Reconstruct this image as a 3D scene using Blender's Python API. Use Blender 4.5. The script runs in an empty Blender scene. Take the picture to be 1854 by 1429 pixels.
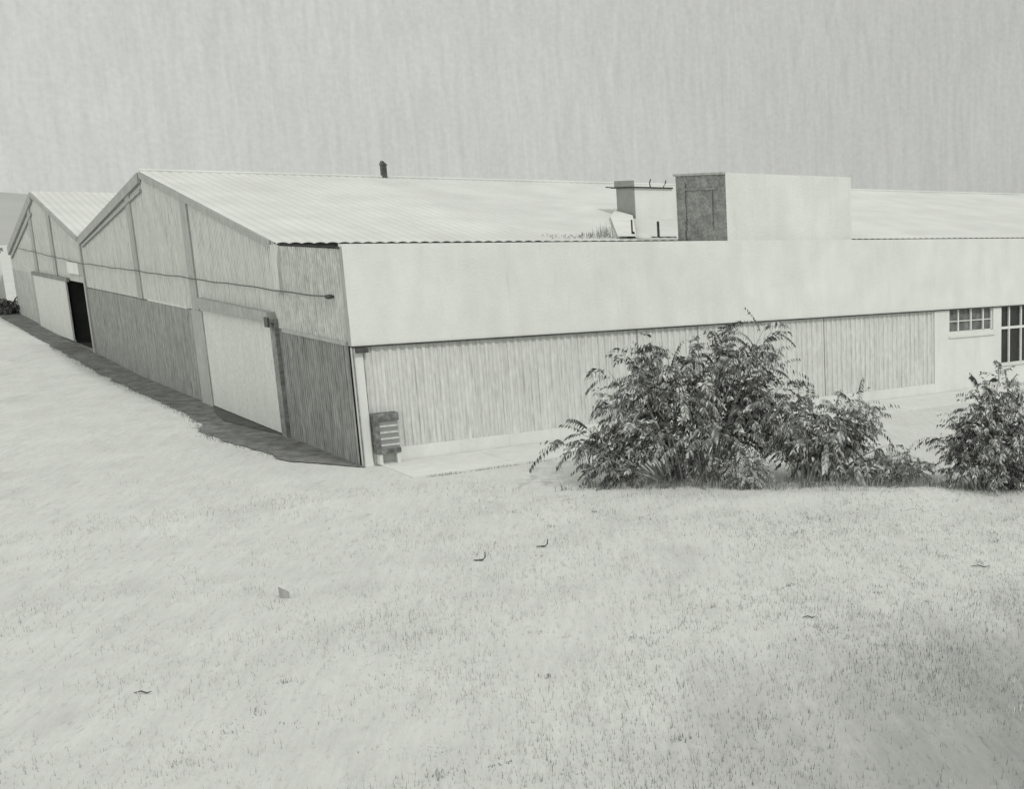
import bpy, math, random
from mathutils import Vector, Matrix, noise
R = math.radians
S = bpy.context.scene
COL = S.collection
rnd = random.Random(11)

# ------------------------------------------------------------------ camera
cam = bpy.data.objects.new('camera', bpy.data.cameras.new('camera')); COL.objects.link(cam); S.camera = cam
C = Vector((-11.8285, -38.5857, 7.2))
rows = ((0.711445, 0.139917, -0.688672), (-0.702731, 0.147090, -0.696085), (0.003903, 0.979177, 0.202970))
xa = Vector([r[0] for r in rows]).normalized()
ya = Vector([r[1] for r in rows]); ya = (ya - xa*ya.dot(xa)).normalized()
za = xa.cross(ya)
cam.matrix_world = Matrix(((xa.x, ya.x, za.x, C.x), (xa.y, ya.y, za.y, C.y), (xa.z, ya.z, za.z, C.z), (0, 0, 0, 1)))
cam.data.sensor_width = 36; cam.data.lens = 42.91
cam.data.shift_x = -0.4655; cam.data.shift_y = 0.0796
cam.data.clip_end = 3000; cam.data.clip_start = 0.5

# ------------------------------------------------------------------ light
sd = Vector((0.13, -0.72, 0.68)).normalized()          # towards the sun
sun = bpy.data.objects.new('sun', bpy.data.lights.new('sun', 'SUN')); COL.objects.link(sun)
sun.data.energy = 1.25; sun.data.angle = R(3); sun.data.color = (1, .99, .98)
sun.rotation_euler = sd.to_track_quat('Z', 'Y').to_euler()
S.view_settings.view_transform = 'Standard'; S.view_settings.look = 'None'
S.view_settings.exposure = 0.04; S.view_settings.gamma = 1

TINT = (0.985, 1.0, 0.945)
W = bpy.data.worlds.new('World'); S.world = W; W.use_nodes = True
nt = W.node_tree; N = nt.nodes; L = nt.links; N.clear()
def nd(nodes, typ, **kw):
    n = nodes.new(typ)
    for k, v in kw.items(): setattr(n, k, v)
    return n
sky = nd(N, 'ShaderNodeTexSky', sky_type='NISHITA', sun_disc=False)
sky.sun_elevation = math.asin(sd.z); sky.sun_rotation = math.atan2(sd.x, sd.y)
sky.air_density = 1; sky.dust_density = 3
bw = nd(N, 'ShaderNodeRGBToBW'); L.new(sky.outputs[0], bw.inputs[0])
tc = nd(N, 'ShaderNodeTexCoord')
mp = nd(N, 'ShaderNodeMapping'); mp.inputs['Scale'].default_value = (75, 75, 3.5)
L.new(tc.outputs['Generated'], mp.inputs[0])
no = nd(N, 'ShaderNodeTexNoise'); no.inputs['Scale'].default_value = 3.2; no.inputs['Detail'].default_value = 6; no.inputs['Roughness'].default_value = .62
L.new(mp.outputs[0], no.inputs[0])
mp2 = nd(N, 'ShaderNodeMapping'); mp2.inputs['Scale'].default_value = (1, 1, 1)
L.new(tc.outputs['Generated'], mp2.inputs[0])
no2 = nd(N, 'ShaderNodeTexNoise'); no2.inputs['Scale'].default_value = 2.4; no2.inputs['Detail'].default_value = 3
L.new(mp2.outputs[0], no2.inputs[0])
r1 = nd(N, 'ShaderNodeMapRange'); r1.inputs[1].default_value = .25; r1.inputs[2].default_value = .75; r1.inputs[3].default_value = .91; r1.inputs[4].default_value = 1.07
L.new(no.outputs[0], r1.inputs[0])
r2 = nd(N, 'ShaderNodeMapRange'); r2.inputs[1].default_value = .3; r2.inputs[2].default_value = .7; r2.inputs[3].default_value = 5.5; r2.inputs[4].default_value = 6.1
L.new(no2.outputs[0], r2.inputs[0])
# the overcast is a little denser towards +X
sx = nd(N, 'ShaderNodeSeparateXYZ'); L.new(tc.outputs['Generated'], sx.inputs[0])
r3 = nd(N, 'ShaderNodeMapRange'); r3.inputs[1].default_value = .05; r3.inputs[2].default_value = .75; r3.inputs[3].default_value = 1.06; r3.inputs[4].default_value = .84
L.new(sx.outputs[0], r3.inputs[0])
# added unseen brightening of the sky towards -X, to fill the shaded gable
r4 = nd(N, 'ShaderNodeMapRange', interpolation_type='SMOOTHSTEP'); r4.inputs[1].default_value = -.75; r4.inputs[2].default_value = -.05; r4.inputs[3].default_value = 2.05; r4.inputs[4].default_value = 1.0
L.new(sx.outputs[0], r4.inputs[0])
m3 = nd(N, 'ShaderNodeMath', operation='MULTIPLY'); L.new(r3.outputs[0], m3.inputs[0]); L.new(r4.outputs[0], m3.inputs[1])
m1 = nd(N, 'ShaderNodeMath', operation='MULTIPLY'); L.new(r1.outputs[0], m1.inputs[0]); L.new(r2.outputs[0], m1.inputs[1])
m2 = nd(N, 'ShaderNodeMath', operation='MULTIPLY'); L.new(m1.outputs[0], m2.inputs[0]); L.new(m3.outputs[0], m2.inputs[1])
gr = nd(N, 'ShaderNodeTexNoise'); gr.inputs['Scale'].default_value = 330; gr.inputs['Detail'].default_value = 2; L.new(tc.outputs['Generated'], gr.inputs[0])
g2 = nd(N, 'ShaderNodeMapRange'); g2.inputs[1].default_value = .3; g2.inputs[2].default_value = .7; g2.inputs[3].default_value = .96; g2.inputs[4].default_value = 1.04
L.new(gr.outputs[0], g2.inputs[0])
m4 = nd(N, 'ShaderNodeMath', operation='MULTIPLY'); L.new(m2.outputs[0], m4.inputs[0]); L.new(g2.outputs[0], m4.inputs[1]); m2 = m4
mx = nd(N, 'ShaderNodeMath', operation='MULTIPLY_ADD'); L.new(bw.outputs[0], mx.inputs[0]); mx.inputs[1].default_value = .02; L.new(m2.outputs[0], mx.inputs[2])
tn = nd(N, 'ShaderNodeVectorMath', operation='SCALE'); tn.inputs[0].default_value = TINT; L.new(mx.outputs[0], tn.inputs['Scale'])
bg = nd(N, 'ShaderNodeBackground'); bg.inputs[1].default_value = 0.1; L.new(tn.outputs[0], bg.inputs[0])
wo = nd(N, 'ShaderNodeOutputWorld'); L.new(bg.outputs[0], wo.inputs[0])

# ------------------------------------------------------------------ materials
def g(v): return (v*.99, v, v*.955, 1)
def mat(name, lo, hi, scale=(1, 1, 1), nscale=2, detail=5, rough=.9, bump=0, bscale=30, fine=0, fscale=(8, 8, 8), attr=None, spec=.2, big=0, streak=0, sscale=(24, 24, .7), sth=(.54, .66)):
    """grey paint/earth; lo..hi driven by a (stretched) noise, with optional finer and broader layers"""
    m = bpy.data.materials.new(name); m.use_nodes = True
    t = m.node_tree; n = t.nodes; l = t.links
    b = n['Principled BSDF']; b.inputs['Roughness'].default_value = rough; b.inputs['Specular IOR Level'].default_value = spec
    co = nd(n, 'ShaderNodeTexCoord')
    mp = nd(n, 'ShaderNodeMapping'); mp.inputs['Scale'].default_value = scale; l.new(co.outputs['Object'], mp.inputs[0])
    a = nd(n, 'ShaderNodeTexNoise'); a.inputs['Scale'].default_value = nscale; a.inputs['Detail'].default_value = detail; a.inputs['Roughness'].default_value = .65
    l.new(mp.outputs[0], a.inputs[0])
    r = nd(n, 'ShaderNodeMapRange'); r.inputs[1].default_value = .3; r.inputs[2].default_value = .7; r.inputs[3].default_value = lo; r.inputs[4].default_value = hi
    l.new(a.outputs[0], r.inputs[0]); val = r.outputs[0]
    if fine:
        mp3 = nd(n, 'ShaderNodeMapping'); mp3.inputs['Scale'].default_value = fscale; l.new(co.outputs['Object'], mp3.inputs[0])
        f = nd(n, 'ShaderNodeTexNoise'); f.inputs['Scale'].default_value = 1; f.inputs['Detail'].default_value = 3; l.new(mp3.outputs[0], f.inputs[0])
        fr = nd(n, 'ShaderNodeMapRange'); fr.inputs[1].default_value = .3; fr.inputs[2].default_value = .7; fr.inputs[3].default_value = 1-fine; fr.inputs[4].default_value = 1+fine*.5
        l.new(f.outputs[0], fr.inputs[0])
        mu = nd(n, 'ShaderNodeMath', operation='MULTIPLY'); l.new(val, mu.inputs[0]); l.new(fr.outputs[0], mu.inputs[1]); val = mu.outputs[0]
    if streak:
        mp4 = nd(n, 'ShaderNodeMapping'); mp4.inputs['Scale'].default_value = sscale; l.new(co.outputs['Object'], mp4.inputs[0])
        f = nd(n, 'ShaderNodeTexNoise'); f.inputs['Scale'].default_value = 1; f.inputs['Detail'].default_value = 4; f.inputs['Roughness'].default_value = .7; l.new(mp4.outputs[0], f.inputs[0])
        fr = nd(n, 'ShaderNodeMapRange'); fr.inputs[1].default_value = sth[0]; fr.inputs[2].default_value = sth[1]; fr.inputs[3].default_value = 1; fr.inputs[4].default_value = 1-streak
        l.new(f.outputs[0], fr.inputs[0])
        mu = nd(n, 'ShaderNodeMath', operation='MULTIPLY'); l.new(val, mu.inputs[0]); l.new(fr.outputs[0], mu.inputs[1]); val = mu.outputs[0]
    if big:
        f = nd(n, 'ShaderNodeTexNoise'); f.inputs['Scale'].default_value = .13; f.inputs['Detail'].default_value = 3; l.new(co.outputs['Object'], f.inputs[0])
        fr = nd(n, 'ShaderNodeMapRange'); fr.inputs[1].default_value = .35; fr.inputs[2].default_value = .65; fr.inputs[3].default_value = 1-big; fr.inputs[4].default_value = 1
        l.new(f.outputs[0], fr.inputs[0])
        mu = nd(n, 'ShaderNodeMath', operation='MULTIPLY'); l.new(val, mu.inputs[0]); l.new(fr.outputs[0], mu.inputs[1]); val = mu.outputs[0]
    if attr:
        at = nd(n, 'ShaderNodeAttribute', attribute_name=attr)
        mu = nd(n, 'ShaderNodeMath', operation='MULTIPLY'); l.new(val, mu.inputs[0]); l.new(at.outputs['Fac'], mu.inputs[1]); val = mu.outputs[0]
    sc = nd(n, 'ShaderNodeVectorMath', operation='SCALE'); sc.inputs[0].default_value = (.985, 1, .96); l.new(val, sc.inputs['Scale'])
    l.new(sc.outputs[0], b.inputs['Base Color'])
    if bump:
        bn = nd(n, 'ShaderNodeTexNoise'); bn.inputs['Scale'].default_value = bscale; bn.inputs['Detail'].default_value = 4; l.new(co.outputs['Object'], bn.inputs[0])
        bu = nd(n, 'ShaderNodeBump'); bu.inputs['Strength'].default_value = bump; bu.inputs['Distance'].default_value = .05
        l.new(bn.outputs[0], bu.inputs['Height']); l.new(bu.outputs[0], b.inputs['Normal'])
    return m
V = (3, 3, .22)
M = dict(
    white=mat('white_render', .68, .74, nscale=.8, fine=.06, fscale=(1.5, 1.5, .5), big=.04, bump=.25, bscale=14, streak=.10, sscale=(7, 7, .5), sth=(.58, .75)),
    roof=mat('roof_sheet', .62, .67, scale=(.8, .3, .3), nscale=1.0, fine=.07, fscale=(.5, .5, .5), big=.06),
    clad_pale=mat('pale_cladding', .54, .66, scale=V, nscale=2.0, fine=.12, fscale=(9, 9, 3), streak=.38),
    clad_long=mat('long_cladding', .60, .70, scale=V, nscale=1.3, fine=.12, fscale=(9, 9, 3), streak=.34, big=.04),
    clad_dark=mat('dark_cladding', .28, .43, scale=V, nscale=2.0, fine=.2, fscale=(9, 9, 3), streak=.5),
    door=mat('door_paint', .56, .64, scale=(2, 2, .5), nscale=1.2, fine=.12, fscale=(9, 9, 7), streak=.2, sscale=(20, 20, 5)),
    trim_dark=mat('dark_trim', .17, .30, nscale=2, fine=.2),
    trim_mid=mat('grey_trim', .34, .44, scale=V, nscale=2, fine=.15, fscale=(8, 8, 3), streak=.25)
    ,post_pale=mat('post_paint', .50, .58, scale=V, nscale=2, fine=.15, fscale=(8, 8, 3), streak=.3),
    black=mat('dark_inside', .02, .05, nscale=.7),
    header=mat('header_paint', .33, .42, nscale=2, fine=.2, fscale=(6, 6, 3), streak=.3),
    line=mat('black_edge_shadow', .03, .09, nscale=3),  # black parts, and the painted shadow lines under band and eave
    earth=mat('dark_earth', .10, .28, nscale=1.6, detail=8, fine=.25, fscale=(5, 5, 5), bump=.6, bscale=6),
    sill_dark=mat('dark_sill_ground', .07, .13, nscale=2),
    brick=mat('dark_brick', .15, .33, nscale=2.2, detail=8, fine=.3, fscale=(7, 7, 12), bump=.4, bscale=12),
    grey=mat('grey_panel', .22, .30, nscale=1),
    concrete=mat('pale_concrete', .63, .69, nscale=1, fine=.05, fscale=(3, 3, 3)),
    wood=mat('dark_wood', .10, .24, nscale=4, fine=.3),
    glass=mat('window_glass', .02, .05, scale=(1, 1, .4), nscale=3, rough=.12, spec=.4),
    glass_dusty=mat('dusty_glass', .06, .24, scale=(1, 1, .5), nscale=3.5, rough=.35, spec=.3),
    leaf=mat('leaf', .8, 1.2, nscale=1.3, rough=.75, attr='tone', spec=.3),
    bark=mat('bark', .25, .42, nscale=6, fine=.2),
    stalk=mat('dry_stalk', .7, 1.1, nscale=.5, attr='tone'),
    hill=mat('hill_grass', .36, .44, nscale=.02),
    metal=mat('dark_metal', .05, .11, nscale=4, rough=.5),
)

# ground: pale dry sand with thin worn cover and darker damp soil spreading in one corner
def ground_mat():
    m = bpy.data.materials.new('pale_ground'); m.use_nodes = True
    t = m.node_tree; n = t.nodes; l = t.links
    b = n['Principled BSDF']; b.inputs['Roughness'].default_value = .95; b.inputs['Specular IOR Level'].default_value = .1
    co = nd(n, 'ShaderNodeTexCoord')
    rot = nd(n, 'ShaderNodeMapping'); rot.inputs['Rotation'].default_value = (0, 0, R(-65)); l.new(co.outputs['Object'], rot.inputs[0])   # streaks run along one diagonal, close to the view direction
    def noise_(scale, sc, det, rough, lo, hi, a, b_):
        mp = nd(n, 'ShaderNodeMapping'); mp.inputs['Scale'].default_value = scale; l.new(rot.outputs[0], mp.inputs[0])
        q = nd(n, 'ShaderNodeTexNoise'); q.inputs['Scale'].default_value = sc; q.inputs['Detail'].default_value = det; q.inputs['Roughness'].default_value = rough; l.new(mp.outputs[0], q.inputs[0])
        r = nd(n, 'ShaderNodeMapRange'); r.inputs[1].default_value = lo; r.inputs[2].default_value = hi; r.inputs[3].default_value = a; r.inputs[4].default_value = b_
        l.new(q.outputs[0], r.inputs[0]); return r.outputs[0]
    def mul(a, b_):
        q = nd(n, 'ShaderNodeMath', operation='MULTIPLY'); l.new(a, q.inputs[0]); l.new(b_, q.inputs[1]); return q.outputs[0]
    v = noise_((1, 1, 1), .45, 5, .6, .3, .7, .585, .655)                      # broad drift
    v = mul(v, noise_((.30, 2.8, 1), 2.2, 8, .78, .32, .68, .90, 1.05))         # long streaks
    v = mul(v, noise_((.5, 1.8, 1), 5.0, 6, .8, .55, .72, 1, .66))            # dark flecks of soil
    v = mul(v, noise_((.5, 1.2, 1), .7, 6, .7, .50, .70, 1, .88))              # worn patches
    dp = nd(n, 'ShaderNodeVectorMath', operation='DISTANCE'); l.new(co.outputs['Object'], dp.inputs[0]); dp.inputs[1].default_value = (1.6, -29.0, 0)
    nz = noise_((.4, 1.6, 1), .6, 7, .7, 0, 1, 0, 7)
    ad = nd(n, 'ShaderNodeMath', operation='ADD'); l.new(nz, ad.inputs[0]); l.new(dp.outputs['Value'], ad.inputs[1])
    r = nd(n, 'ShaderNodeMapRange', interpolation_type='SMOOTHSTEP'); r.inputs[1].default_value = 5; r.inputs[2].default_value = 13; r.inputs[3].default_value = .55; r.inputs[4].default_value = 1
    l.new(ad.outputs[0], r.inputs[0]); v = mul(v, r.outputs[0])
    sc = nd(n, 'ShaderNodeVectorMath', operation='SCALE'); sc.inputs[0].default_value = (.985, 1, .96); l.new(v, sc.inputs['Scale'])
    l.new(sc.outputs[0], b.inputs['Base Color'])
    bu = nd(n, 'ShaderNodeBump'); bu.inputs['Strength'].default_value = .5; bu.inputs['Distance'].default_value = .05
    l.new(noise_((.7, 1.8, 1), 7, 6, .7, 0, 1, 0, 1), bu.inputs['Height']); l.new(bu.outputs[0], b.inputs['Normal'])
    return m
M['ground'] = ground_mat()

# ------------------------------------------------------------------ mesh helpers
class MB:
    def __init__(s): s.v = []; s.f = []; s.t = []
    def quad(s, a, b, c, d, tone=1):
        k = len(s.v); s.v += [a, b, c, d]; s.f.append((k, k+1, k+2, k+3)); s.t += [tone]*4
    def tri(s, a, b, c, tone=1):
        k = len(s.v); s.v += [a, b, c]; s.f.append((k, k+1, k+2)); s.t += [tone]*3
    def box(s, x0, x1, y0, y1, z0, z1):
        k = len(s.v); s.v += [(x, y, z) for z in (z0, z1) for x, y in ((x0, y0), (x1, y0), (x1, y1), (x0, y1))]; s.t += [1]*8
        for f in ((3, 2, 1, 0), (4, 5, 6, 7), (0, 1, 5, 4), (1, 2, 6, 5), (2, 3, 7, 6), (3, 0, 4, 7)): s.f.append(tuple(k+i for i in f))
        return s
    def prism(s, pts, ax, d):
        """pts: polygon in 3D, extruded by vector along axis ax by d"""
        off = Vector((0, 0, 0)); off[ax] = d; n = len(pts); k = len(s.v)
        s.v += [tuple(p) for p in pts] + [tuple(Vector(p)+off) for p in pts]; s.t += [1]*2*n
        s.f.append(tuple(range(k, k+n))[::-1]); s.f.append(tuple(range(k+n, k+2*n)))
        for i in range(n): j = (i+1) % n; s.f.append((k+i, k+j, k+n+j, k+n+i))
        return s
    def tube(s, pts, rad, seg=6, tone=1):
        pts = [Vector(p) for p in pts]; k = len(s.v)
        if not hasattr(rad, '__len__'): rad = [rad]*len(pts)
        for i, p in enumerate(pts):
            d = (pts[min(i+1, len(pts)-1)] - pts[max(i-1, 0)]).normalized()
            u = d.cross(Vector((0.3, 0.2, 1)) if abs(d.z) < .9 else Vector((1, 0, 0))).normalized(); w = d.cross(u)
            for q in range(seg):
                a = 2*math.pi*q/seg; s.v.append(tuple(p + (u*math.cos(a)+w*math.sin(a))*rad[i])); s.t.append(tone)
        for i in range(len(pts)-1):
            for q in range(seg):
                s.f.append((k+i*seg+q, k+i*seg+(q+1) % seg, k+(i+1)*seg+(q+1) % seg, k+(i+1)*seg+q))
        s.f.append(tuple(k+q for q in range(seg))[::-1]); s.f.append(tuple(k+(len(pts)-1)*seg+q for q in range(seg)))
        return s
    def build(s, name, m, parent=None, tone=False, label=None, smooth=False):
        me = bpy.data.meshes.new(name); me.from_pydata([tuple(p) for p in s.v], [], s.f)
        if tone:
            a = me.attributes.new('tone', 'FLOAT', 'POINT'); a.data.foreach_set('value', s.t)
        me.materials.append(M[m] if isinstance(m, str) else m); me.update()
        if smooth: me.polygons.foreach_set('use_smooth', [True]*len(me.polygons))
        o = bpy.data.objects.new(name, me); COL.objects.link(o)
        if parent:
            o.parent = parent; root = parent
            off = Vector(parent.location)
            while root.parent: root = root.parent; off += Vector(root.location)
            me.transform(Matrix.Translation(-off))
        if label: o['label'] = label
        return o
def tag(o, label=None, cat=None, group=None, kind=None):
    if label: o['label'] = label
    if cat: o['category'] = cat
    if group: o['group'] = group
    if kind: o['kind'] = kind
    return o
def thing(name, loc, label, cat, group=None):
    o = bpy.data.objects.new(name, None); COL.objects.link(o); o.location = loc; o.empty_display_size = .3
    return tag(o, label, cat, group)
def box(x0, x1, y0, y1, z0, z1): return MB().box(x0, x1, y0, y1, z0, z1)
def clad(axis, pos, u0, u1, zb, zt, pitch=.2, depth=.04, out=-1, mb=None):
    """profiled sheet cladding standing on plane axis=pos, ribs facing 'out'; zb, zt are numbers or functions of u; a back sheet closes it"""
    mb = mb or MB()
    zbf = zb if callable(zb) else (lambda u: zb); ztf = zt if callable(zt) else (lambda u: zt)
    prof = ((0, 0), (.30, 0), (.42, 1), (.78, 1), (.90, 0))
    us = []
    k = math.floor(u0/pitch)
    while k*pitch < u1:
        for a, h in prof:
            u = (k+a)*pitch
            if u0 < u < u1: us.append((u, h))
        k += 1
    us = [(u0, 0)] + us + [(u1, 0)]
    def P(u, h, z): return (pos+out*h*depth, u, z) if axis == 0 else (u, pos+out*h*depth, z)
    for (a, ha), (b, hb) in zip(us, us[1:]):
        mb.quad(P(a, ha, zbf(a)), P(b, hb, zbf(b)), P(b, hb, ztf(b)), P(a, ha, ztf(a)))
    # thickness: back sheet 6 cm behind
    n = 1 if not (callable(zt) or callable(zb)) else max(2, int((u1-u0)/1.0))
    for i in range(n):
        a = u0+(u1-u0)*i/n; b = u0+(u1-u0)*(i+1)/n
        mb.quad(P(a, -.06/depth, zbf(a)), P(a, -.06/depth, ztf(a)), P(b, -.06/depth, ztf(b)), P(b, -.06/depth, zbf(b)))
    return mb

# ------------------------------------------------------------------ terrain
def gz(x, y):
    z = 0.0
    if y > 30: z += min(.025*(y-30), 1.6)
    z += .10*noise.noise(Vector((x*.10, y*.10, 3))) if y < -6 else 0
    # low bank whose lip runs in front of the shrubs
    d = (x-4.0)*.66 + (y+9.6)*.75      # signed distance to the line of the bank
    if x > 1.5 and y < -3:
        s = min(1, (x-1.5)/3)
        z += s*(.14+.14*noise.noise(Vector((x*.9, y*.9, 1))))*math.exp(-((d+.6+.5*noise.noise(Vector((x*.5, 4, 0))))/.9)**2)
    if x < -1.2 and -5 < y < 75: z += .10*min(1, (-1.2-x)/1.2)
    return z
def axis_pts(a, b, fa, fb, step, grow=1.35):
    pts = []; v = fa
    while v <= fb: pts.append(v); v += step
    s = step; v = pts[-1]
    while v < b: s *= grow; v += s; pts.append(v)
    s = step; v = fa; lo = []
    while v > a: s *= grow; v -= s; lo.append(v)
    return lo[::-1] + pts
xs = axis_pts(-900, 900, -22, 24, .4); ys = axis_pts(-600, 1200, -38, 74, .4)
mb = MB()
mb.v = [(x, y, gz(x, y)) for y in ys for x in xs]; mb.t = [1]*len(mb.v)
nx = len(xs)
mb.f = [(j*nx+i, j*nx+i+1, (j+1)*nx+i+1, (j+1)*nx+i) for j in range(len(ys)-1) for i in range(nx-1)]
tag(mb.build('ground', 'ground', smooth=True), kind='structure')

# distant low hills beyond the halls
mb = MB(); n = 120; rows_ = []
for j, (fy, fh) in enumerate(((0, -.2), (22, .55), (50, 1), (95, .7), (140, -.2))):
    rows_.append([(-260+560*i/n, 300+fy+10*noise.noise(Vector((i*.07, j, 0))), 10.6*fh*(1+.35*noise.noise(Vector((i*.045, 1, 0))))*(1.25-.5*min(1, max(0, (i/n*560-260)/300)))) for i in range(n+1)])
mb.v = [p for r in rows_ for p in r]; mb.t = [1]*len(mb.v)
mb.f = [(j*(n+1)+i, j*(n+1)+i+1, (j+1)*(n+1)+i+1, (j+1)*(n+1)+i) for j in range(4) for i in range(n)]
tag(mb.build('hills', 'hill', smooth=True), kind='structure')

# strip of dark earth, with wall shadow painted in, at the gable foot
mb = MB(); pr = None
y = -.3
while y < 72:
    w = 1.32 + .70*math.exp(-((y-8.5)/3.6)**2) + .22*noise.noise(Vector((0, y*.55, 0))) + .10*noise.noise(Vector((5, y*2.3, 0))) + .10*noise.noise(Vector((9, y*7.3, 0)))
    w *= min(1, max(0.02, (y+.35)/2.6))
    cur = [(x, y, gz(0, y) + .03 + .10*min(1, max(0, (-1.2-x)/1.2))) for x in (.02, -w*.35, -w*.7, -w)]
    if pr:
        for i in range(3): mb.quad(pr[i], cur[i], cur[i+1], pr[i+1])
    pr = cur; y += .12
tag(mb.build('earth_shadow_strip', 'earth'), kind='structure')
mb = MB()  # very dark flat patch on the ground before the sliding door
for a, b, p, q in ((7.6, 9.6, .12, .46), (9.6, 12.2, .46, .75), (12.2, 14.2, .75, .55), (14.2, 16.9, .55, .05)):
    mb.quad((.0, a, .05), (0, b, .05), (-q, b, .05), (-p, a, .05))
tag(mb.build('dark_sill_patch', 'sill_dark'), kind='structure')

# walkway of pale concrete along the long wall
mb = MB()
x = .45; k = 0
while x < 90:
    mb.box(x, min(x+2.98, 90), -2.84+.04*math.sin(k*2.1), -.14, -.02, .052+.006*math.sin(k*1.7)); x += 2.985; k += 1
tag(mb.build('pavement', 'concrete'), kind='structure')

# ------------------------------------------------------------------ main hall with its annex
SL = 2.66/18.3
def ztop1(y):      # roofline of the near gable (wall top, below the roof sheet)
    if y < 6.1: return 6.46
    if y < 24.4: return 6.50+(y-6.1)*SL
    return 9.16-(y-24.4)*(2.88/16.2)
F = thing('factory_hall', (0, 0, 0), 'long factory hall with near gable, white upper wall band and ribbed lower wall', 'factory')
XE = 92.0
# gable wall: upper pale cladding, lower dark cladding, door opening y 7.3..16.4 z 0..3.9
mb = clad(0, 0, 6.4, 16.4, 3.7, ztop1); clad(0, 0, 16.4, 40.5, 3.74, ztop1, mb=mb)
mb.build('upper_gable_cladding', 'clad_pale', F)
mb = clad(0, 0, 18.1, 40.5, -.3, 3.70); mb.build('lower_gable_cladding', 'clad_dark', F)
clad(0, 0, .12, 6.4, 3.72, 6.46).build('upper_annex_cladding', mat('annex_cladding', .48, .64, scale=(1, 1, .8), nscale=2, fine=.2, fscale=(9, 9, 5), streak=.35), F)
clad(0, 0, .12, 6.78, -.3, 3.68).build('lower_annex_cladding', mat('annex_dark_cladding', .22, .37, scale=V, nscale=2.0, fine=.25, fscale=(9, 9, 3), streak=.5), F)
box(-.05, .03, 19.0, 26.2, 3.705, 3.80).build('ledge', 'door', F)
box(-.07, .03, .15, 6.35, 3.60, 3.72).build('ledge', 'trim_mid', F)
# wind posts
for y, w in ((17.5, 1.0), (27.4, .9)):
    MB().prism([(-.10, y-w/2, 3.74), (-.10, y+w/2, 3.74), (-.10, y+w/2, ztop1(y+w/2)-.02), (-.10, y-w/2, ztop1(y-w/2)-.02)], 0, .09).build('wind_post', 'trim_mid', F)
box(-.13, .05, 16.45, 18.1, -.3, 3.74).build('door_jamb', 'trim_mid', F)
box(-.16, .05, 6.78, 7.28, -.3, 4.0).build('door_jamb', 'trim_dark', F)
box(-.08, .02, 18.1, 18.24, .0, 3.7).build('post_strip', 'door', F)
# sliding door and its header
D = box(-.09, -.02, 7.5, 16.5, .08, 3.86); 
Do = D.build('sliding_door', 'door', F)
box(-.13, -.091, 7.29, 7.44, .05, 3.88).build('door_edge', 'trim_dark', Do)
MB().prism([(-.30, 6.85, 3.88), (-.30, 16.6, 3.88), (-.30, 16.3, 4.28), (-.30, 6.95, 4.22)], 0, .30).build('door_header', 'header', F)
box(-.36, -.30, 6.75, 7.15, 3.74, 4.06).build('rail_bracket', 'metal', F)
# barge boards under the rakes; their grey paints the shade below the roof
def rake(y0, y1, dz, w, x0, m, zf):
    z0, z1 = zf(y0), zf(y1)
    return MB().prism([(x0, y0, z0-dz-w), (x0, y1, z1-dz-w), (x0, y1, z1-dz), (x0, y0, z0-dz)], 0, .10).build('barge_shadow_board', m, F)
def zA(y): return 6.50+(y-6.1)*SL
def zB(y): return 9.16-(y-24.4)*(2.88/16.2)
rake(6.6, 24.38, .0, .24, -.12, 'trim_mid', zA)
rake(24.42, 40.3, .0, .42, -.16, 'trim_mid', zB)
mb = MB().prism([(-.13, 24.5, zB(24.5)-.78), (-.13, 39.8, zB(39.8)-.62), (-.13, 39.8, zB(39.8)-.5), (-.13, 24.5, zB(24.5)-.66)], 0, .08)
mb.build('rake_purlin', 'trim_mid', F)
# pale eave post and white corner stanchion
box(-.14, .03, 5.75, 6.38, 4.9, 6.42).build('eave_post', 'clad_pale', F)
box(-.12, .02, 40.35, 40.75, 0, 6.2).build('valley_post', 'trim_mid', F)

# roof: corrugated sheet, crests run up the slope
def roof_sheet(name, x0, x1, ya, za_, yb, zb_, pitch=.37, amp=.022, th=.02, parent=None, m='roof'):
    mb = MB(); n = int((x1-x0)/(pitch/4)); r = [0, .7, 1, .7]
    top = []
    for i in range(n+1):
        x = x0+(x1-x0)*i/n; a = amp*r[i % 4]*(1.9 if x < 9 else 1.0)
        top.append(((x, ya, za_+a), (x, yb, zb_+a), (x, yb, zb_+a-th), (x, ya, za_+a-th)))
    for p, q in zip(top, top[1:]):
        mb.quad(p[0], q[0], q[1], p[1]); mb.quad(p[3], p[2], q[2], q[3])
        mb.quad(p[0], p[3], q[3], q[0]); mb.quad(p[1], q[1], q[2], p[2])
    mb.quad(*top[0]); mb.quad(*top[-1][::-1])
    return mb.build(name, m, parent)
RF = roof_sheet('roof_slope', -.06, XE, 5.86, 6.485, 24.4, 9.20, parent=F)
R2 = roof_sheet('rear_roof_slope', -.06, XE, 24.4, 9.20, 40.6, 6.32, parent=F)
MB().tube([(-.07, 24.4, 9.25), (XE, 24.4, 9.25)], .07).build('ridge_cap', 'roof', RF)
box(.1, XE, 5.98, 6.06, 6.2, 6.50).build('eave_shadow_board', 'line', F)  # near-black board paints the shadow gap under the roof sheets
box(.1, XE-.1, .3, 5.95, 6.28, 6.36).build('annex_roof', 'roof', F)
box(-.04, .10, .0, 5.9, 6.40, 6.46).build('annex_edge', 'line', F)
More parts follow.
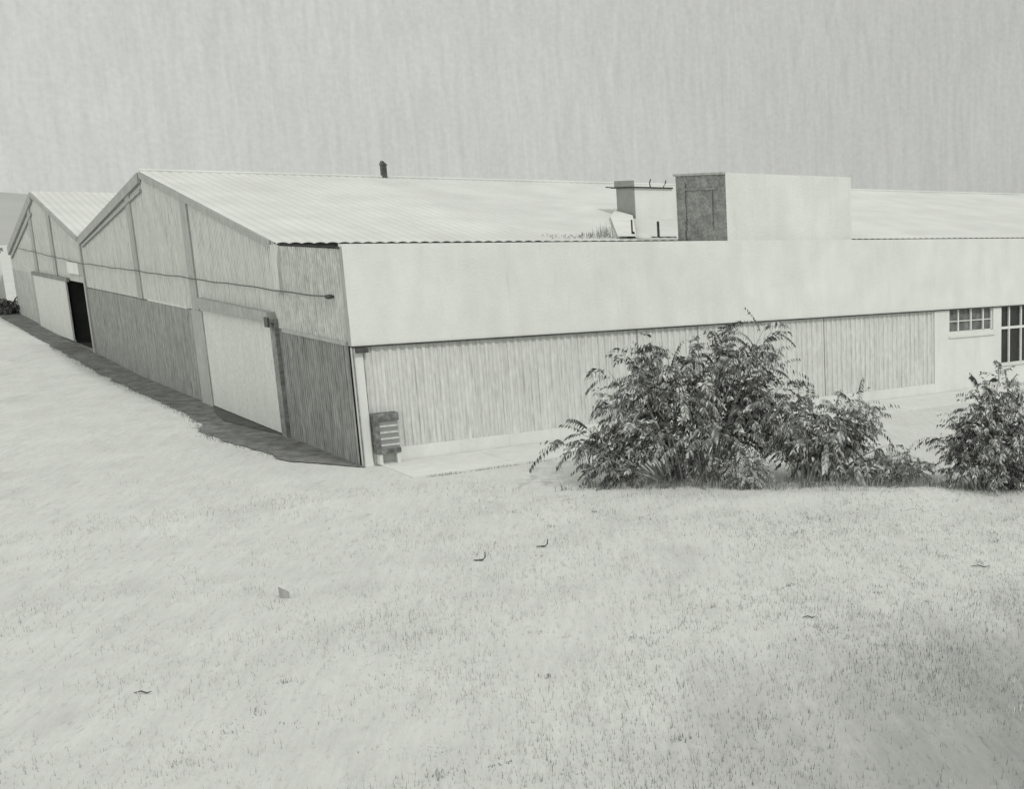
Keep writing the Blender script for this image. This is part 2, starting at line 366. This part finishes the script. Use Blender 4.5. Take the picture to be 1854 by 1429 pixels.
# long wall
box(.02, XE, -.14, .16, 3.60, 6.54).build('white_upper_wall', 'white', F)
box(.0, XE, -.18, -.10, 3.555, 3.598).build('band_shadow_edge', 'line', F)  # black strip paints the shadow line under the white upper wall
clad(1, 0.0, .34, 23.0, .46, 3.56, pitch=.24, depth=.045).build('long_wall_cladding', 'clad_long', F)
for x in (9.2, 11.6, 17.2): box(x, x+.03, -.045, -.0, .5, 3.55).build('sheet_joint', 'trim_mid', F)
box(.30, 23.0, -.09, .1, -.3, .46).build('plinth', 'white', F)
box(.05, .30, -.13, .14, -.2, 3.555).build('corner_stanchion', 'white', F)
mb = MB(); mb.box(.02, .052, -.16, -.10, 0, 3.555); mb.box(.295, .325, -.12, -.04, 0, 3.555); mb.build('stanchion_edge', 'trim_dark', F)
box(.0, .10, -.10, .12, 3.6, 6.46).build('band_end', 'trim_mid', F)
box(.10, .42, -.28, -.13, 3.40, 3.54).build('wall_bracket', 'metal', F)
# white rendered wall with its two windows
mb = MB()
mb.box(23.0, 23.85, -.10, .2, -.2, 3.56); mb.box(23.85, 26.5, -.10, .2, -.2, 2.58); mb.box(26.5, 27.0, -.10, .2, -.2, 3.56)
mb.box(27.0, 29.5, -.10, .2, -.2, 1.0); mb.box(29.5, XE, -.10, .2, -.2, 3.56)
mb.build('rendered_wall', 'white', F)
Wn = box(23.85, 26.5, .06, .08, 2.58, 3.555).build('transom_window', 'glass_dusty', F)
mb = MB()
for x in (23.85, 24.42, 25.18, 25.92, 26.42): mb.box(x, x+.07, -.02, .055, 2.60, 3.55)
mb.box(23.92, 26.42, -.01, .05, 3.03, 3.07); mb.box(23.85, 26.5, -.02, .055, 2.58, 2.62)
mb.build('frame', 'white', Wn)
box(23.8, 26.55, -.17, -.10, 2.36, 2.44).build('sill', 'concrete', Wn)
Wn = box(27.0, 29.5, .06, .08, 1.0, 3.555).build('window', 'glass', F)
mb = MB()
for x in (27.0, 27.55, 28.32, 28.95, 29.42): mb.box(x, x+.08, -.03, .055, 1.02, 3.55)
mb.box(27.08, 29.42, -.035, .05, 2.55, 2.66); mb.box(27.0, 29.5, -.02, .055, 1.0, 1.04)
mb.build('frame', 'white', Wn)
box(26.95, 29.55, -.17, -.10, .92, .995).build('sill', 'concrete', Wn)
# rear and far walls close the hall
box(.2, XE, 40.40, 40.55, 0, 6.25).build('rear_wall', 'clad_dark', F)
MB().prism([(XE-.2, .2, 0), (XE-.2, 40.4, 0), (XE-.2, 40.4, 6.25), (XE-.2, 24.4, 9.1), (XE-.2, 6.1, 6.4), (XE-.2, .2, 6.2)], 0, .15).build('far_end_wall', 'clad_dark', F)

# dormer on the front slope
def zr(y): return 6.51+(y-5.86)*(2.715/18.54)
DM = MB().prism([(15.78, 11.62, zr(11.62)-.1), (15.78, 13.15, zr(13.15)-.05), (15.78, 13.15, 8.66), (15.78, 11.62, 8.66)], 0, .06).build('dormer', 'grey', F)
box(15.84, 18.6, 11.62, 11.70, zr(11.62)-.1, 8.66).build('dormer_front', 'white', DM)
box(18.54, 18.6, 11.70, 13.15, zr(11.7)-.1, 8.66).build('dormer_side', 'grey', DM)
mb = box(15.70, 17.7, 11.52, 13.5, 8.66, 8.72); mb.build('dormer_roof', 'line', DM)
mb = MB().box(15.72, 15.80, 11.55, 13.2, 8.72, 8.98); mb.build('dormer_upstand', 'grey', DM)
for pts_ in ([(15.66, 13.3, 8.70), (15.60, 13.75, 8.72)], [(16.55, 11.5, 8.72), (16.50, 11.45, 8.9), (16.56, 11.45, 9.05)], [(17.2, 11.5, 8.72), (17.3, 11.48, 8.9), (17.32, 11.48, 9.02)]):
    MB().tube(pts_, .025).build('hook', 'line', DM)

mb = MB(); up = .10
ap = [(11.95, 6.05), (12.75, 6.05), (15.68, 11.6), (15.70, 13.2), (14.4, 11.2)]
mb.prism([(x, y, zr(y)+up) for x, y in ap], 2, .03); mb.build('apron_sheet', 'white', DM)

# ------------------------------------------------------------------ far hall
def ztop2(y):
    if y < 54.0: return 6.28+(y-40.7)*(2.49/13.3)
    return 8.77-(y-54.0)*(3.45/13.0)
G = thing('factory_hall', (0, 54, 0), 'smaller gabled hall behind, adjoining at the valley, with an open black doorway', 'factory')
mb = clad(0, 0, 40.8, 67.0, 3.92, ztop2); mb.build('upper_gable_cladding', 'clad_pale', G)
clad(0, 0, 58.3, 67.0, .2, 3.92).build('lower_gable_cladding', mat('far_cladding', .46, .6, scale=V, nscale=2, fine=.2, fscale=(6, 6, 2), streak=.4), G)
box(-.12, .03, 57.2, 58.3, .2, 3.92).build('door_jamb', 'trim_mid', G)
box(-.02, .03, 46.2, 57.2, .1, .6).build('plinth', 'trim_mid', G)
Dd = box(-.16, -.08, 46.0, 57.2, .55, 3.84).build('sliding_door', 'door', G)
box(-.2, -.08, 45.2, 57.6, 3.84, 4.05).build('door_rail', 'trim_dark', Dd)
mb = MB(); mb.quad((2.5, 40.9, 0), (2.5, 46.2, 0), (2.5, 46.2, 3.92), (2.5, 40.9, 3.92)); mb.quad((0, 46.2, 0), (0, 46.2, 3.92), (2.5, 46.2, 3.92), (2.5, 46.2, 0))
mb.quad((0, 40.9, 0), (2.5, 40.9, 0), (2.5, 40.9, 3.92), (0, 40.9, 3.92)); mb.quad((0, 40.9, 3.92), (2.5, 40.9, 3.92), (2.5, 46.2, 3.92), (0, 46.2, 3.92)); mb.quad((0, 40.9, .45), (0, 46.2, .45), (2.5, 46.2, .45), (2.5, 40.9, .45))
mb.build('doorway', 'black', G)  # near-black box behind the opening, unlit interior painted into its colour
box(-.04, .04, 40.9, 46.0, 0, .42).build('threshold', 'earth', G)
for y in (49.3, 56.0): MB().prism([(-.10, y-.5, 4.05), (-.10, y+.5, 4.05), (-.10, y+.5, ztop2(y+.5)-.02), (-.10, y-.5, ztop2(y-.5)-.02)], 0, .09).build('wind_post', 'trim_mid', G)
def rake2(a, b, w, d0=0, m='trim_mid', x=-.16):
    MB().prism([(x, a, ztop2(a)-d0-w), (x, b, ztop2(b)-d0-w), (x, b, ztop2(b)-d0), (x, a, ztop2(a)-d0)], 0, .1).build('barge_shadow_board', m, G)
rake2(41.0, 53.98, .26); rake2(54.02, 66.9, .50)  # grey boards also paint the shade below this roof
MB().prism([(-.13, 55, ztop2(55)-1.05), (-.13, 66, ztop2(66)-.95), (-.13, 66, ztop2(66)-.82), (-.13, 55, ztop2(55)-.9)], 0, .07).build('rake_purlin', 'trim_mid', G)
Q = roof_sheet('roof_slope', -.08, XE, 40.62, 6.30, 54.0, 8.80, parent=G)
roof_sheet('rear_roof_slope', -.08, XE, 54.0, 8.80, 67.3, 5.32, parent=G)
box(-.18, .05, 41.3, 44.6, 4.35, 4.95).build('patch_panel', 'white', G)
box(.1, XE, 66.9, 67.0, 0, 5.2).build('rear_wall', 'clad_dark', G)
MB().prism([(XE-.2, 41, 0), (XE-.2, 66.9, 0), (XE-.2, 66.9, 5.1), (XE-.2, 54, 8.6), (XE-.2, 41, 6.1)], 0, .15).build('far_end_wall', 'clad_dark', G)

# white outbuilding at the far left
O = thing('outbuilding', (-3, 71, 0), 'small white walled outbuilding at the left edge past the far gable', 'outbuilding')
MB().prism([(-7.5, 69.3, .3), (-.35, 69.3, .3), (-.35, 69.3, 5.1), (-7.5, 69.3, 5.1)], 1, 5.5).build('wall', 'white', O)
box(-7.8, -.15, 69.1, 75.0, 5.1, 5.28).build('roof', 'trim_dark', O)
MB().tube([(-.95, 69.24, .6), (-.95, 69.24, 4.2), (-1.15, 69.24, 5.05)], .06).build('downpipe', 'trim_mid', O)

# block standing on the annex roof
K = thing('rooftop_block', (16.2, 2.2, 6.36), 'box shaped rooftop block, dark brick end and white rendered front, on the flat roof', 'roof block')
box(13.30, 13.42, .62, 3.85, 6.36, 8.90).build('brick_end_wall', 'brick', K)  # end wall in a much darker colour than the white front
MB().box(13.42, 19.2, .60, .74, 6.36, 8.96).build('front_wall', 'white', K)
mb = MB().box(13.42, 19.2, 3.7, 3.85, 6.36, 8.9); mb.box(19.06, 19.2, .74, 3.7, 6.36, 8.9); mb.build('back_wall', 'white', K)
box(13.42, 19.06, .74, 3.7, 8.70, 8.82).build('roof_deck', 'roof', K)
box(13.24, 13.42, .58, 3.95, 8.90, 8.98).build('coping', 'trim_mid', K)
mb = MB().box(13.26, 13.30, .95, 3.15, 8.36, 8.44); mb.box(13.26, 13.30, 1.30, 1.36, 6.9, 8.36)
k = 6.9
while k < 8.6: mb.box(13.255, 13.30, 3.12+.05*rnd.random(), 3.22+.05*rnd.random(), k, k+.11); k += .125
mb.box(13.24, 13.30, 3.22, 3.4, 6.4, 7.2)
mb.build('pipework', 'trim_dark', K)
box(13.22, 13.30, .60, 3.9, 6.40, 6.50).build('base_flashing', 'line', K)

# ridge ventilator and two vent pipes
vt = thing('roof_vent', (9.8, 24.4, 9.28), 'small dark square vent standing alone on the ridge of the hall', 'vent')
box(9.68, 9.90, 24.3, 24.55, 9.2, 9.80).build('shaft', 'metal', vt)
MB().prism([(9.65, 24.26, 9.80), (9.95, 24.26, 9.80), (9.74, 24.26, 10.0)], 1, .33).build('cowl', 'metal', vt)
for x, top, r, lb in ((12.82, 7.28, .032, 'thin black vent pipe with splayed foot under the grey dormer corner'), (13.98, 7.22, .05, 'short thick black vent pipe between dormer and brick block')):
    p = thing('vent_pipe', (x, 6.5, zr(6.5)), lb, 'vent pipe', 'vent pipes on the hall roof')
    MB().tube([(x, 6.5, zr(6.5)), (x, 6.5, top)], r).build('pipe', 'line', p)
    if r < .04: MB().prism([(x-.32, 6.42, 6.5), (x+.10, 6.42, 6.5), (x+.06, 6.42, 6.82), (x-.1, 6.42, 6.66)], 1, .12).build('foot', 'line', p)
    else: box(x-.3, x+.75, 6.4, 6.6, 6.53, 6.62).build('foot', 'line', p)

# cable along both gables
cb = thing('cable', (-.15, 20, 5), 'thin dark cable strung along both gable walls to an insulator', 'cable')
pts = []
y = .85
while y < 62: pts.append((-.18, y, 5.0+.012*math.sin(y*1.7)+(.0 if y < 41 else .02*(y-41)) - .03*math.sin(math.pi*((y-.85) % 9)/9))); y += .8
MB().tube(pts, .022, 5).build('wire', 'metal', cb)
MB().tube([(-.02, .85, 5.0), (-.12, .85, 5.0), (-.20, .85, 5.0), (-.28, .85, 5.02)], [.03, .07, .07, .03], 10).build('insulator', 'metal', cb)

# dark-edged cupboard at the wall beside the corner stanchion
bx = thing('storage_box', (.75, -.35, .1), 'grey storage box with dark lid and dark base beside the white corner stanchion', 'box')
box(.46, 1.00, -.40, -.12, .52, 1.36).build('body', 'grey', bx)
box(.33, 1.03, -.44, -.10, 1.36, 1.58).build('lid', 'wood', bx)
box(.33, .46, -.44, -.10, .52, 1.36).build('side_post', 'wood', bx)
box(.35, 1.02, -.44, -.10, .37, .52).build('base', 'wood', bx)
for k in range(4): box(.47, .99, -.425, -.40, .60+.19*k, .66+.19*k).build('slat', 'post_pale', bx)
for x in (.40, .90): box(x, x+.09, -.40, -.14, .05, .37).build('foot', 'concrete', bx)

# ------------------------------------------------------------------ plants
def frond(mb, p, d, ln, n, leaf, tone, r):
    """compound leaf: a drooping rachis with paired, hanging leaflets"""
    d = d.normalized(); side = d.cross(Vector((0, 0, 1)))
    side = side.normalized() if side.length > .1 else Vector((1, 0, 0))
    prev = p.copy(); step = ln/n; dd = d.copy()
    fern = r.random() < .5
    if fern: n += 3; step = ln*1.25/n; hang = r.uniform(-1.0, -.5)
    for i in range(n):
        dd = (dd + Vector((0, 0, -.11))).normalized(); q = prev + dd*step
        w = .007
        mb.quad(prev-side*w, prev+side*w, q+side*w, q-side*w, tone*.8)
        if i > 0:
            sz = leaf*(1.0-.45*abs(i/n-.45))
            for sg in (-1, 1):
                ax = (side*sg*r.uniform(.3, 1.0) + dd*r.uniform(.0, .7) + Vector((r.uniform(-.3, .3), r.uniform(-.3, .3), r.uniform(-1.1, .15)))).normalized()
                if fern: ax = (side*sg*.55 + dd*.25 + Vector((0, 0, hang))).normalized()
                nn = ax.cross(dd+Vector((r.uniform(-.4, .4), r.uniform(-.4, .4), r.uniform(-.4, .4)))).normalized()*sz*.17
                t = min(.62, tone*r.choice((.35, .6, .9, 1.2, 1.9, 2.8))*r.uniform(.8, 1.2))
                a = q; m_ = q+ax*sz*.45; e = q+ax*sz+Vector((0, 0, -.08*sz))
                mb.tri(a, m_+nn, m_-nn, t); mb.tri(m_-nn, m_+nn, e, t)
        prev = q
def shrub(name, base, lobes, nb, per, label, seed, leaf=.19, ln=.75, tone=(.06, .22), group=None, cat='shrub', stemr=.03):
    """lobes: list of (centre offset, radii, weight): branches reach into these"""
    r = random.Random(seed); base = Vector(base); base.z = gz(base.x, base.y)-.02
    t = thing(name, base, label, cat, group)
    cr = MB(); st = MB(); ws = [l[2] for l in lobes]
    for b in range(nb):
        c, rad, _ = r.choices(lobes, ws)[0]
        while True:
            q = Vector((r.uniform(-1, 1), r.uniform(-1, 1), r.uniform(-1, 1)))
            if .25 < q.length < 1: break
        tip = base + Vector(c) + Vector((q.x*rad[0], q.y*rad[1], q.z*rad[2]))
        if tip.z < base.z+.25: tip.z = base.z+.25+r.random()*.3
        st0 = base + Vector((r.uniform(-.3, .3)+c[0]*.35, r.uniform(-.3, .3)+c[1]*.35, -.05))
        st0.z = gz(st0.x, st0.y)-.05
        mid = st0.lerp(tip, .5) + Vector((-(tip.x-st0.x)*.12, -(tip.y-st0.y)*.12, .12*(tip-st0).length))
        pts = [((1-u)**2*st0 + 2*u*(1-u)*mid + u*u*tip) for u in (0, .2, .4, .6, .8, 1)]
        st.tube(pts, [stemr*(1-.8*u) for u in (0, .2, .4, .6, .8, 1)], 5)
        bt = r.uniform(*tone)
        for k in range(per):
            u = 1-.62*(k/per)**1.2
            p = (1-u)**2*st0 + 2*u*(1-u)*mid + u*u*tip
            out = (p-(base+Vector((0, 0, c[2]*.4)))); out.z *= .5; out = out.normalized() if out.length > .01 else Vector((0, 0, 1))
            d = out*.7 + Vector((r.uniform(-1, 1), r.uniform(-1, 1), r.uniform(-.35, .8)))
            frond(cr, p, d, ln*r.uniform(.6, 1.15), r.randint(6, 9), leaf*r.uniform(.75, 1.2), bt*r.uniform(.7, 1.4), r)
    cr.build('foliage', 'leaf', t, tone=True); st.build('stems', 'bark', t)
    return t
# camera-right on the ground is about (.71,-.70)
def P(s, d, z): return (s*.71+d*.70, -s*.70+d*.71, z)    # s metres to the right, d metres away
shrub('large_shrub', (5.9, -8.7, 0), [
    (P(-.2, 0, 2.0), (2.0, 1.9, 1.4), 5), (P(.9, .2, 3.1), (1.6, 1.5, 1.0), 3.2), (P(-1.9, .2, 1.7), (1.0, 1.0, 1.1), 1.6), (P(-1.2, 0, 3.2), (1.1, 1.1, .8), 2.0),
    (P(-2.8, -.3, 1.3), (.9, .9, .25), 1.1), (P(-2.6, -.6, .5), (.9, .9, .25), 1.1), (P(2.2, .3, 2.1), (.9, .9, .9), 1.5), (P(2.0, .2, 3.1), (1.0, 1.0, .8), 1.7), (P(1.2, .2, 4.3), (.3, .3, .3), .22), (P(2.1, .2, 4.2), (.3, .3, .35), .3)],
    124, 9, 'largest bushy shrub with drooping feathery leaves, tallest of the row, before the ribbed wall', 5, tone=(.08, .32))
shrub('feathery_shrub', (8.5, -11.0, 0), [
    (P(0, 0, 1.6), (1.2, 1.2, .85), 3), (P(1.3, .2, 2.05), (.9, .8, .30), 1.3), (P(1.5, -.1, .6), (1.1, .8, .45), 2.0), (P(-.9, .2, 1.9), (.7, .7, .6), 1.3)],
    50, 9, 'mid-sized feathery shrub with bare pale stems showing at its base, between the two taller shrubs', 8, tone=(.14, .42), stemr=.04)
shrub('leafy_shrub', (11.15, -15.45, 0), [
    (P(.3, 0, 1.5), (1.5, 1.4, 1.2), 4.6), (P(.1, 0, 2.8), (.6, .6, .55), 1.3), (P(-1.0, 0, 1.3), (.6, .6, .7), .9), (P(1.7, .2, 1.4), (1.0, 1.0, 1.1), 2.2)],
    98, 10, 'dense leafy shrub cut by the right edge of the picture, below the large window', 21, leaf=.15, ln=.55, tone=(.08, .30))
shrub('pale_bush', (6.55, -10.6, 0), [(P(0, 0, .5), (.5, .5, .45), 1)], 26, 7, 'low pale tangled bush at the foot of the largest shrub', 31, leaf=.10, ln=.4, tone=(.28, .50), stemr=.012, cat='bush')
shrub('scraggy_bush', (10.0, -12.9, 0), [(P(.1, 0, .45), (.9, .7, .38), 1)], 30, 7, 'low scraggy bush filling the gap left of the dense leafy shrub', 33, leaf=.10, ln=.45, tone=(.28, .55), stemr=.012, cat='bush')
shrub('creeper', (11.6, 6.15, 0), [((0, 0, .35), (.5, .2, .35), 1)], 1, 1, 'x', 1) if False else None
# dry plant on the roof edge beside the dormer
def roof_plant():
    t = thing('dry_weed', (11.6, 6.6, zr(6.6)), 'wispy dry weeds growing on the roof edge left of the dormer', 'weeds')
    t['kind'] = 'stuff'
    st = MB(); r = random.Random(3)
    for k in range(150):
        u = r.random()**.6; x = 9.0+3.0*u; y = 6.05+r.random()*.9; h = (.10+.75*max(0, u-.55)**1.3*2.0)*r.uniform(.3, 1)
        b = Vector((x, y, zr(y)+.02)); e = b+Vector((r.uniform(-.3, .12)*h*1.2, r.uniform(-.1, .1), h))
        st.tube([b, b.lerp(e, .5)+Vector((r.uniform(-.03, .03), 0, 0)), e], [.012, .009, .004], 4, r.uniform(.15, .5))
    st.build('stalks', 'stalk', t, tone=True)
roof_plant()
# dark undergrowth and a small tree by the outbuilding
shrub('bramble', (-.9, 67.2, 0), [((-.4, 0, .5), (1.6, .8, .5), 1)], 40, 8, 'dark bramble patch at the foot of the white outbuilding', 41, leaf=.22, ln=.6, tone=(.05, .14), cat='bramble', stemr=.02)
def tree(base, h, label, seed):
    r = random.Random(seed); base = Vector(base); t = thing('small_tree', base, label, 'tree')
    tr = MB(); cr = MB()
    top = base+Vector((0, 0, h)); tr.tube([base, base.lerp(top, .5)+Vector((.15, 0, 0)), top], [.14, .1, .03], 8)
    for k in range(26):
        u = r.uniform(.72, 1); p = base.lerp(top, u); e = p+Vector((r.uniform(-1, 1), r.uniform(-1, 1), r.uniform(-.2, .7)))*.85
        tr.tube([p, p.lerp(e, .5)+Vector((0, 0, .05)), e], [.03, .02, .008], 5)
        for q in range(9): frond(cr, p.lerp(e, r.uniform(.3, 1)), Vector((r.uniform(-1, 1), r.uniform(-1, 1), r.uniform(-.6, .6))), .45, 6, .2, r.uniform(.05, .16), r)
    tr.build('trunk', 'bark', t); cr.build('crown', 'leaf', t, tone=True)
tree((-.55, 77.5, .9), 5.2, 'small dark tree showing above the white outbuilding', 4)

# ------------------------------------------------------------------ ground cover and small things
def weeds(name, spots, label_kind='stuff'):
    mb = MB(); r = random.Random(17)
    for (x, y, n, sx_, sy_, h, tone) in spots:
        for k in range(n):
            px = x+r.gauss(0, sx_); py = y+r.gauss(0, sy_); pz = gz(px, py)
            hh = h*r.uniform(.4, 1.2); lean = Vector((r.uniform(-.3, .3), r.uniform(-.3, .3), 0))*hh
            w = Vector((.71, -.70, 0))*r.uniform(.003, .008); b = Vector((px, py, pz-.01)); e = b+lean+Vector((0, 0, hh))
            t = tone*r.uniform(.5, 1.4); m_ = b.lerp(e, .55)+Vector((0, 0, hh*.1))
            mb.quad(b-w, b+w, m_+w*.8, m_-w*.8, t); mb.tri(m_-w*.8, m_+w*.8, e, t)
    return tag(mb.build(name, 'stalk', tone=True), kind='stuff')
r = random.Random(5)
sp = []
for k in range(8000):     # thin scattered stubble, thicker towards the near right
    x = r.uniform(-14, 13); y = r.uniform(-33, -5)
    right = (x+11.8)*.71-(y+38.6)*.70           # metres to the right of the viewer
    dens = .16+.9*noise.noise(Vector((x*.22, y*.22, 7)))+.05*(right+7)
    if r.random() < dens: sp.append((x, y, r.choice((1, 2, 3, 5, 16)), r.uniform(.04, .2), r.uniform(.04, .2), r.uniform(.02, .11), r.uniform(.25, .58)))
weeds('dry_stubble', sp)
mb = MB(); r = random.Random(77); na = Vector((.71, -.70, 0))
for k in range(130000):   # bleached dead grass standing thinly all over the open ground
    dist = 11+(24*r.random()**.8 if k < 95000 else 24+36*r.random()); lat = r.uniform(-.92, .12)*dist
    x = -11.8+.70*dist+.71*lat; y = -38.6+.71*dist-.70*lat
    if (y > -3.2 and x > -2.4) or (x > 2 and (x-4.0)*.66+(y+9.6)*.75 > -.1): continue
    d = .55+.8*noise.noise(Vector((x*.35, y*.35, 2)))+.5*noise.noise(Vector((x*1.3, y*1.3, 5)))+.03*lat+.15
    if r.random() > d: continue
    z = gz(x, y); h = r.uniform(.03, .13)*(1.5 if r.random() < .06 else 1); w = na*r.uniform(.003, .007)
    b = Vector((x, y, z-.01)); e = b+Vector((r.uniform(-.25, .25)*h, r.uniform(-.25, .25)*h, h+.01))
    damp = min(1, max(.62, math.hypot(x-1.6, y+29)/10))
    mb.tri(b-w, b+w, e, r.choice((.30, .38, .48, .56, .66, .74))*r.uniform(.9, 1.1)*damp)
tag(mb.build('bleached_grass', 'stalk', tone=True), kind='stuff')
sp = []
for k in range(260):      # rough growth along the foot of the shrubs
    u = r.random(); x = 3.6+8.6*u+r.gauss(0, .25); y = -7.6-8.6*u**1.05+r.gauss(0, .3)
    sp.append((x, y, 12, .14, .14, r.uniform(.08, .34), r.uniform(.10, .45)))
for k in range(60):
    x = r.uniform(.9, 6.5); sp.append((x, -2.98, 6, .12, .04, r.uniform(.03, .10), r.uniform(.12, .4)))
for k in range(330):
    y = r.uniform(2.5, 45); w = 1.32+.70*math.exp(-((y-8.5)/3.6)**2); sp.append((-w, y, 7, .14, .14, r.uniform(.03, .12), r.uniform(.12, .4)))
weeds('rough_grass', sp)
def twig(pts, rad, label, tone_mat='metal', name='bent_twig', cat='twig', group='bent twigs on the pale ground'):
    b = Vector(pts[0]); t = MB()
    t.tube(pts, rad, 6); o = t.build(name, tone_mat, smooth=True)
    o.data.transform(Matrix.Translation(-b)); o.location = b
    return tag(o, label, cat, group)
def hook(x, y, s, label):
    z = gz(x, y)+.02; a = Vector((.71, -.70, 0))
    b = Vector((x, y, z)); pp = [b-a*.17*s, b-a*.07*s+Vector((0, 0, -.0)), b+a*.06*s+Vector((0, 0, .01)), b+a*.12*s+Vector((0, 0, .07*s)), b+a*.13*s+Vector((0, 0, .2*s))]
    twig(pp, [.008, .02, .02, .016, .008], label)
hook(-1.75, -12.81, .9, 'left of two small dark curled twigs on the pale ground below the shrubs')
hook(-.29, -12.69, .9, 'right of two small dark curled twigs on the pale ground below the shrubs')
def stick(x, y, ln, ang, label):
    z = gz(x, y)+.015; a = Vector((math.cos(ang), math.sin(ang), 0)); b = Vector((x, y, z))
    twig([b-a*ln*.5, b-a*ln*.1+Vector((0, 0, .03)), b+a*ln*.2, b+a*ln*.5+Vector((0, 0, .03))], [.006, .014, .012, .005], label, name='fallen_twig', group='fallen twigs')
stick(5.7, -20.63, .42, -.9, 'dark fallen twig lying near the right edge below the leafy shrub')
stick(1.03, -20.87, .26, -.75, 'short dark twig in the stubble at mid right')
stick(-8.61, -16.8, .28, -.8, 'dark fallen twig at the lower left of the ground')
st = MB().prism([(-5.62, -12.8, -.02), (-5.50, -12.92, -.02), (-5.50, -12.92, .14), (-5.62, -12.8, .22)], 1, .12)
o = st.build('marker_peg', 'trim_mid'); tag(o, 'small grey peg stuck in the pale ground at left of centre', 'peg')
S.render.resolution_x = 1024; S.render.resolution_y = 790
